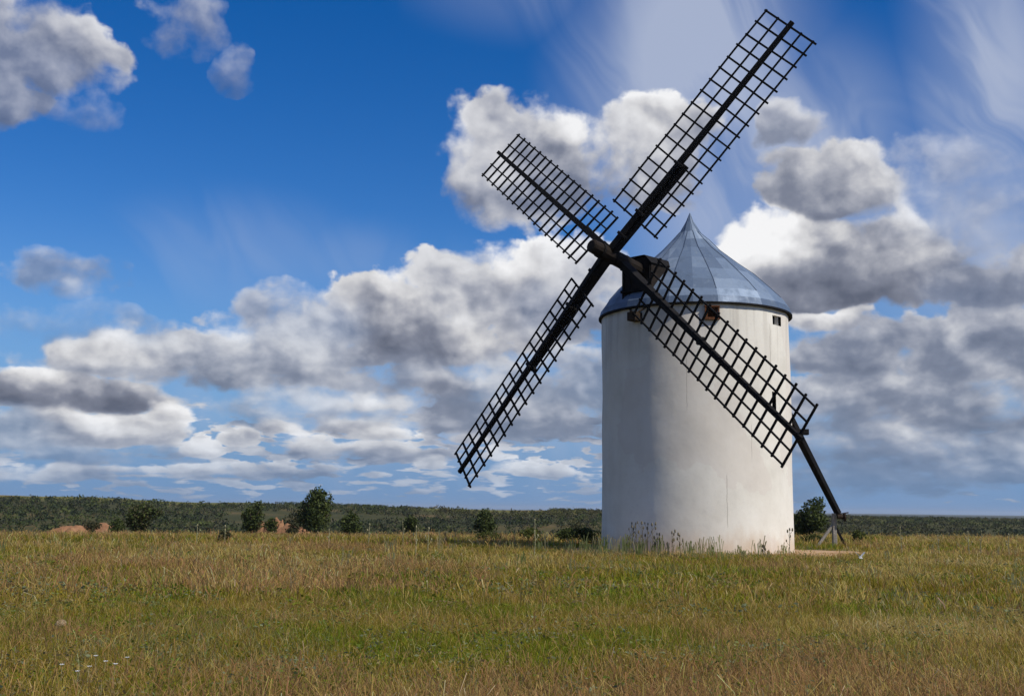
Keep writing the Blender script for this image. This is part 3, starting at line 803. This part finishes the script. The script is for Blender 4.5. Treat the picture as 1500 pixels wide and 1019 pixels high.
for b_args in ((-20.9, 98, 3.6, 1.8, .85, 3), (-19.6, 103, 3.6, 1.6, 1.15, 5), (-11.6, 108, 2.0, 1.6, 2.3, 9), (-11.0, 98, 2.6, 1.2, .95, 11),
               (-4.0, 103, 1.4, 1.2, .55, 13), (3.45, 108, .9, 1.0, 1.45, 15), (19.3, 104, 1.6, 1.2, .6, 17)):
    bank(*b_args)

# scrub and woodland across the valley: one mass
g = np.random.default_rng(77)
NW = 24000
a_ = g.uniform(-40, 40, NW); r_ = np.where(g.random(NW) < .62, 118 + 520*g.random(NW)**.9, 560 + 1500*g.random(NW)**2.0)
x_, y_ = r_*np.sin(np.radians(a_)), r_*np.cos(np.radians(a_))
keep = (fbm(x_*.012+3, y_*.012, 3) + .18*(a_ > 8) + .09*(r_ < 520) > .48)
keep &= ~((r_ > 540) & (a_ < 2) & (fbm(x_*.012+60, y_*.012, 3) < .60))
x_, y_, r_, a_ = x_[keep], y_[keep], r_[keep], a_[keep]
z_ = ground_z(x_, y_)
hh = np.clip(g.normal(1.75, .55, len(x_)), .8, 3.6)*np.where(r_ > 560, .75, 1.0)*np.where(a_ > 10, .9, 1)
hh = np.where((r_ > 540) & (a_ < 2), np.minimum(hh, 1.5+1.6*(g.random(len(hh)) < .06)), hh)
nl = 24
Pq = g.normal(size=(len(x_), nl, 3)); Pq /= np.linalg.norm(Pq, axis=2)[:, :, None]; Pq *= (g.random((len(x_), nl))**.4)[:, :, None]
wid = hh*(.6+.45*g.random(len(x_)))
P = np.stack([x_[:, None]+Pq[:, :, 0]*wid[:, None], y_[:, None]+Pq[:, :, 1]*wid[:, None], z_[:, None]+hh[:, None]*(.48+.50*Pq[:, :, 2])], -1).reshape(-1, 3)
sz = np.repeat(hh, nl)*(.13+.13*g.random(len(P)))
V, F = leaf_quads(P, sz, g)
pal = np.vstack([OAK*.72, DULL*.8, OAK*.6])
base = pal[g.integers(0, len(pal), len(x_))]*(.72+.75*fbm(x_*.02+5, y_*.02+8, 3))[:, None]
base = base + sstep(.5, .68, fbm(x_*.008+30, y_*.008, 3))[:, None]*np.array([.022, .012, 0])
col = np.repeat(base, nl, 0)*(.75+.5*g.random((len(P), 1)))
tag(np_mesh('woodland', V, F, M_LEAF, tint=col), kind='stuff')

# ------------------------------------------------------------------ grass
def in_pad(x, y):
    dx_, dy_ = x-TOWER.x, y-TOWER.y; d = np.hypot(dx_, dy_); a = np.arctan2(dy_, dx_)
    return d, d < (4.7 + 1.1*(fbm(2+2*np.cos(a), 5+2*np.sin(a), 3)-.35)*2 + 1.9*np.clip(np.cos(a+.12), 0, 1)**2 - 1.0*np.clip(-np.sin(a), 0, 1))
PALG = dict(green=(.105, .138, .010), lime=(.185, .20, .012), olive=(.205, .165, .017), straw=(.35, .258, .075), rust=(.275, .165, .066), pale=(.44, .37, .19), grey=(.185, .185, .085))
def grass(nclump, r0, r1, per, hmul, wmul, seed):
    g = np.random.default_rng(seed)
    mg = min(40, math.degrees(6.0/((r0+r1)/2)))          # the meadow runs on past both sides of the view
    nclump = int(nclump*(31+mg)/31)
    r = np.sqrt(g.random(nclump)*(r1*r1-r0*r0)+r0*r0); a = np.radians(g.uniform(-31-mg, 31+mg, nclump))
    x = r*np.sin(a); y = r*np.cos(a)
    lum = fbm(x*.35+3, y*.35+8, 4)             # lush / dry patches
    d, pad_ = in_pad(x, y)
    front = sstep(-.2, .5, (TOWER.y-y)/np.maximum(d, .1))*sstep(.75, .2, (x-TOWER.x)/np.maximum(d, .1))
    keep = (d > 3.9) & (~pad_ | (g.random(nclump) < .10+.75*front)) & (g.random(nclump) < .55+.9*lum) & ((np.abs(a) < R(29)) | (g.random(nclump) < .6))
    x, y, r, lum, d = x[keep], y[keep], r[keep], lum[keep], d[keep]
    n = len(x); spread = .05+.12*g.random(n)
    ix = np.repeat(np.arange(n), per); m = len(ix)
    px = x[ix]+g.normal(size=m)*spread[ix]; py = y[ix]+g.normal(size=m)*spread[ix]
    pz = ground_z(px, py)-.01
    big = fbm(px*.17+50, py*.17+20, 3); lm = fbm(px*.5+3, py*.5+8, 3); dry = fbm(px*.22+31, py*.22+77, 4)
    names = list(PALG); C_ = np.array([PALG[k] for k in names])
    wts = np.stack([1.4*sstep(.47, .63, lm), 1.5*sstep(.50, .62, lm)*sstep(.35, .6, fbm(px*.16+9, py*.16+61, 3)), 1.2+0*lm, .30+1.5*sstep(.5, .7, dry)+1.3*sstep(4, 20, px)*sstep(.40, .6, fbm(px*.2+3, py*.2+44, 3)), .30+2.4*sstep(.46, .62, big)*sstep(.42, .58, dry),
                    .06+.7*sstep(.56, .72, dry), .18+.5*sstep(.55, .7, fbm(px*.3+7, py*.3+90, 3))], 1)
    wts = wts**1.5
    cl_w = wts[::per]*(.35+1.3*g.random((n, wts.shape[1]))); cum = np.cumsum(cl_w, 1); u = g.random(n)*cum[:, -1]
    typ_c = (u[:, None] > cum).sum(1); typ = typ_c[ix]
    sw = g.random(m) < .15; cumb = np.cumsum(wts, 1); ub = g.random(m)*cumb[:, -1]; typ = np.where(sw, (ub[:, None] > cumb).sum(1), typ)
    h = (.06+.16*g.random(m)**1.4)*hmul*(.40+1.15*lum[ix])
    tall = (typ >= 3) & (typ != 6) & (g.random(m) < .35); h = np.where(tall, h*(1.4+.6*g.random(m)), h)
    dd = np.hypot(px-TOWER.x, py-TOWER.y)
    h *= .50+.50*sstep(4.5, 9, dd) + .35*sstep(5.2, 3.9, dd)*g.random(m)
    wd = (.0030+.0026*g.random(m))*wmul*np.where(tall, .7, 1.0)*np.where(typ == 0, 1.25, 1)
    dirn = g.uniform(0, 2*np.pi, m); lean = np.abs(g.normal(size=m))*.45 + .12
    lx = np.cos(dirn)*lean*h - .03*h; ly = np.sin(dirn)*lean*h
    fx = g.uniform(0, np.pi, m); sx = np.cos(fx)*wd; sy = np.sin(fx)*wd*.6
    b = np.stack([px, py, pz], 1); e = np.stack([sx, sy, 0*sx], 1)
    mid = b + np.stack([lx*.35, ly*.35, h*.58], 1); tip = b + np.stack([lx, ly, h*(1-.28*lean)], 1)
    tw = np.where(tall, 1.25, .22)[:, None]      # flowering heads on the tall stems
    V = np.stack([b-e, b+e, mid+e*.85, mid-e*.85, tip+e*tw, tip-e*tw], 1).reshape(-1, 3)
    k = np.arange(m)*6
    F = np.concatenate([np.stack([k, k+1, k+2, k+3], 1), np.stack([k+3, k+2, k+4, k+5], 1)])
    col = 1.26*C_[typ]*(.80+.40*g.random((m, 1)))*(1+.08*g.normal(size=(m, 3)))
    col = np.clip(col, .004, .8)
    return V, F, np.concatenate([col, col])
parts = [grass(60000, 5.0, 20, 9, .88, .78, 1), grass(40000, 19, 46, 8, 1.15, 2.0, 2), grass(44000, 44, 100, 7, 1.35, 3.6, 3)]
Vs, Fs, Cs = [], [], []; off = 0
# low broad-leaved weeds among the grass
g = np.random.default_rng(9); nc = 2600
r = 7 + 33*g.random(nc)**1.2; a = np.radians(g.uniform(-31, 31, nc)); x = r*np.sin(a); y = r*np.cos(a)
k_ = fbm(x*.4+70, y*.4+15, 3) > .47; x, y = x[k_], y[k_]; ix = np.repeat(np.arange(len(x)), 26); m = len(ix)
ra = .03 + .16*g.random(m)**.7; an = g.uniform(0, 6.283, m); px = x[ix]+ra*np.cos(an); py = y[ix]+ra*np.sin(an)
P = np.stack([px, py, ground_z(px, py) + .02 + .17*g.random(m)*(.5+g.random(len(x))[ix])], 1)
V, F = leaf_quads(P, (.010+.020*g.random(m))*(1+.6*(np.hypot(px, py) > 18)), g, 0, .45)
wp = np.array([(.12, .165, .022), (.165, .19, .06), (.19, .21, .11), (.15, .18, .014), (.25, .19, .08)])
parts.append((V, F, wp[g.integers(0, 5, len(x))][ix]*(.75+.5*g.random((m, 1)))))
# a few taller soft weeds against the foot of the wall and here and there in the field
nc = 230; an = np.where(np.arange(nc) < 150, -1.62 - 1.0*g.random(nc)**1.6 + .35*g.normal(size=nc), 0); rd = 4.1 + 3.4*g.random(nc)
x = np.where(np.arange(nc) < 150, TOWER.x + rd*np.cos(an), 0); y = np.where(np.arange(nc) < 150, TOWER.y + rd*np.sin(an), 0)
r = g.uniform(26, 48, nc); a = np.radians(g.uniform(-28, 28, nc)); o_ = np.arange(nc) >= 150
x = np.where(o_, r*np.sin(a), x); y = np.where(o_, r*np.cos(a), y)
ix = np.repeat(np.arange(nc), 7); m = len(ix); px = x[ix]+g.normal(size=m)*.08; py = y[ix]+g.normal(size=m)*.08
h = (.18+.62*g.random(nc)**2.6)[ix]*(.7+.4*g.random(m)); h = np.where(np.hypot(px-TOWER.x, py-TOWER.y) < 3.85, .1, h)
b = np.stack([px, py, ground_z(px, py)-.02], 1); ln = g.normal(size=(m, 2))*.10*h[:, None]
e = np.stack([.006+.004*g.random(m), 0*h, 0*h], 1); q1 = b + np.stack([ln[:, 0]*.4, ln[:, 1]*.4, h*.6], 1); q2 = b + np.stack([ln[:, 0], ln[:, 1], h], 1)
V = np.stack([b-e, b+e, q1+e, q1-e, q2+e*1.6, q2-e*1.6], 1).reshape(-1, 3); k = np.arange(m)*6
wc = np.array([(.17, .19, .075), (.22, .21, .10), (.28, .25, .13), (.15, .18, .05)])[g.integers(0, 4, nc)][ix]*(.8+.4*g.random((m, 1)))
parts.append((V, np.concatenate([np.stack([k, k+1, k+2, k+3], 1), np.stack([k+3, k+2, k+4, k+5], 1)]), np.concatenate([wc, wc])))
for V, F, c in parts: Vs.append(V); Fs.append(F+off); Cs.append(c); off += len(V)
tag(np_mesh('meadow_grass', np.vstack(Vs), np.vstack(Fs), M_GRASS, tint=np.vstack(Cs)), kind='stuff')

# ------------------------------------------------------------------ single plants and small things in the field
def stalk(azd, dist, top_dpx, label, group, thistle=False, seed=0, lean=0):
    g = np.random.default_rng(seed); x, y = bearing(azd, dist); z = float(ground_z(x, y))
    h = max(.35, HORZ(dist, top_dpx) - z)
    root = empty('thistle' if thistle else 'dry_stalk', (x, y, z)); tag(root, label, 'thistle' if thistle else 'stalk', group)
    mt = M_THIS if thistle else M_STALK
    r0 = .013 if thistle else .017
    mb = MB(); c1 = (lean*.3*h+g.normal()*.015, 0, h*.5); c2 = (lean*h, g.normal()*.03, h)
    mb.tube([(0, 0, -.05), c1, c2], [r0, r0*.8, r0*.55], 6)
    ends = [c2]
    for q in range(4 if thistle else 2):
        f = .45+.13*q; b0 = Vector((lean*f*h, 0, h*f)); a = g.uniform(0, 6.28); b1 = b0 + Vector((math.cos(a)*.16, math.sin(a)*.16, .16+.12*g.random()))*(h*.8)
        mb.tube([b0, (b0+b1)/2+Vector((math.cos(a)*.02, 0, 0)), b1], [r0*.55, r0*.45, r0*.35], 5); ends.append(tuple(b1))
    mb.build('stem', mt, root)
    for e in ends:
        mb = MB(); e = Vector(e); s = (.026 if thistle else .022)*(.8+.5*g.random())
        mb.tube([e-Vector((0, 0, s)), e-Vector((0, 0, s*.2)), e+Vector((0, 0, s*.9)), e+Vector((0, 0, s*1.9)), e+Vector((0, 0, s*2.6))], [s*.3, s*.95, s, s*.6, s*1.0 if thistle else s*.2], 8)
        mb.build('seed_head', mt, root, smooth=True)
L_ = 'thin pale dry stalk standing upright among the grass left of the mill'
for q, (a, dd, dp_) in enumerate(((-15.3, 46, -28), (-14.0, 47, -29), (-7.05, 46, -25), (-5.35, 47, -21), (-4.7, 36, -28), (-4.1, 37, -30), (-3.55, 50, -20), (.25, 48, -3), (1.2, 36, -16), (2.2, 47, -31), (-9.0, 44, -33), (-2.75, 46, -31))):
    stalk(a, dd, dp_, L_, 'pale dry stalks left of the mill', False, 100+q, .02*((q % 3)-1))
for q, (a, dd, dp_) in enumerate(((18.95, 47, -20), (21.9, 46, -24), (22.4, 47, -23), (20.6, 46, -30), (23.6, 45, -27))):
    stalk(a, dd, dp_, 'thin pale dry stalk standing upright in the grass right of the mill', 'pale dry stalks right of the mill', False, 140+q, .03*((q % 3)-1))
for q, (a, dd, dp_) in enumerate(((6.35, 40.0, -20), (6.6, 40.4, -19), (6.85, 39.6, -20), (7.15, 40.2, -21), (7.35, 39.2, -34), (8.05, 39.6, -32), (8.5, 40.1, -36), (6.1, 40.6, -24))):
    stalk(a, dd, dp_, 'brown thistle stalk with dark seed heads in front of the white mill wall', 'thistles before the mill wall', True, 160+q, .03*((q % 3)-1))
stalk(13.75, 41.0, -25, 'dark brown thistle at the sunlit right edge of the mill', None, True, 180, .02)
stalk(12.55, 39.8, -49, 'short dark thistle near the sunlit right foot of the mill', None, True, 181, -.02)

x, y = bearing(17.05, 36.2); z = float(ground_z(x, y))
V = []; Fc = []
def flap(p0, p1, p2, p3, th=.006):
    b = len(V); n_ = (Vector(p1)-Vector(p0)).cross(Vector(p3)-Vector(p0)).normalized()*th
    for p in (p0, p1, p2, p3): V.append(tuple(Vector(p)))
    for p in (p0, p1, p2, p3): V.append(tuple(Vector(p)+n_))
    for q in ((0,3,2,1),(4,5,6,7),(0,1,5,4),(1,2,6,5),(2,3,7,6),(3,0,4,7)): Fc.append(tuple(b+i for i in q))
flap((-.01, -.05, .17), (-.13, -.07, .30), (-.15, .04, .33), (-.02, .06, .19)); flap((.0, -.05, .17), (.0, .06, .19), (.13, .05, .33), (.12, -.06, .31))
flap((-.05, -.055, .13), (.05, -.055, .13), (.04, .05, .17), (-.05, .05, .17))
o = np_mesh('paper_scrap', V, Fc, M_WHITE); o.location = (x, y, z+.12); tag(o, 'small crumpled white scrap caught in the grass right of the mill', 'litter')
x, y = bearing(-21.2, 15.6); z = float(ground_z(x, y))
bm = bmesh.new(); bmesh.ops.create_icosphere(bm, subdivisions=3, radius=.065)
for v in bm.verts:
    k = 1+.35*(float(vnoise(np.array(v.co.x*14+5), np.array(v.co.y*14+v.co.z*9)))-.5); v.co = Vector((v.co.x*k*1.1, v.co.y*k, v.co.z*k*.85))
me = bpy.data.meshes.new('stone'); bm.to_mesh(me); bm.free(); me.materials.append(M_STONE)
o = link(bpy.data.objects.new('stone', me)); o.location = (x, y, z+.10); tag(o, 'fist sized tan stone lying in the grass at lower left', 'stone')
g = np.random.default_rng(5)
first = None
for q, (a, dd) in enumerate(((-19.9, 10.6), (-19.2, 10.9), (-18.7, 10.7), (-20.3, 10.3), (-18.2, 11.1), (-19.55, 11.3), (-21.0, 10.8))):
    x, y = bearing(a, dd); z = float(ground_z(x, y))
    root = empty('wildflower', (x, y, z)); tag(root, 'tiny white wildflower in the reddish grass at the bottom left', 'flower', 'white wildflowers at lower left')
    root.rotation_euler = (0, 0, g.random()*6.28)
    if first is None:
        mb = MB(); mb.tube([(0, 0, -.02), (.01, 0, .1), (0, .01, .215)], [.003, .0025, .002], 5); s1_ = mb.build('stem', M_STALK, root)
        mb = MB()
        for k in range(6):
            t_ = k*math.pi/3; c, s = math.cos(t_), math.sin(t_)
            mb.hexa([(c*.003-s*.003, s*.003+c*.003+.01, .215), (c*.003+s*.003, s*.003-c*.003+.01, .215), (c*.02+s*.007, s*.02-c*.007+.01, .224), (c*.02-s*.007, s*.02+c*.007+.01, .224),
                     (c*.003-s*.003, s*.003+c*.003+.01, .217), (c*.003+s*.003, s*.003-c*.003+.01, .217), (c*.02+s*.007, s*.02-c*.007+.01, .226), (c*.02-s*.007, s*.02+c*.007+.01, .226)])
        s2_ = mb.build('petals', M_WHITE, root); first = (s1_, s2_)
    else:
        for src in first: c_ = src.copy(); link(c_, root)


# ------------------------------------------------------------------ the air between here and the far plain
mb = MB(); mb.box((0, 0, 4.0), 29000, 29000, 56.0)
mh, th_n, bh = material('air')
th_n.n.remove(bh)
vol = th_n.new('ShaderNodeVolumePrincipled'); vol.inputs['Color'].default_value = (.78, .86, .96, 1); vol.inputs['Density'].default_value = 0.00008
vol.inputs['Anisotropy'].default_value = .2
oh = [n for n in th_n.n if n.type == 'OUTPUT_MATERIAL'][0]; th_n.l.new(vol.outputs[0], oh.inputs['Volume'])
mh.cycles.homogeneous_volume = True
tag(mb.build('haze', mh), kind='stuff')

scene.view_settings.view_transform = 'Standard'
scene.view_settings.look = 'None'
scene.view_settings.exposure = 0.0
scene.view_settings.gamma = 1.0
scene.render.resolution_x = 1024; scene.render.resolution_y = 695
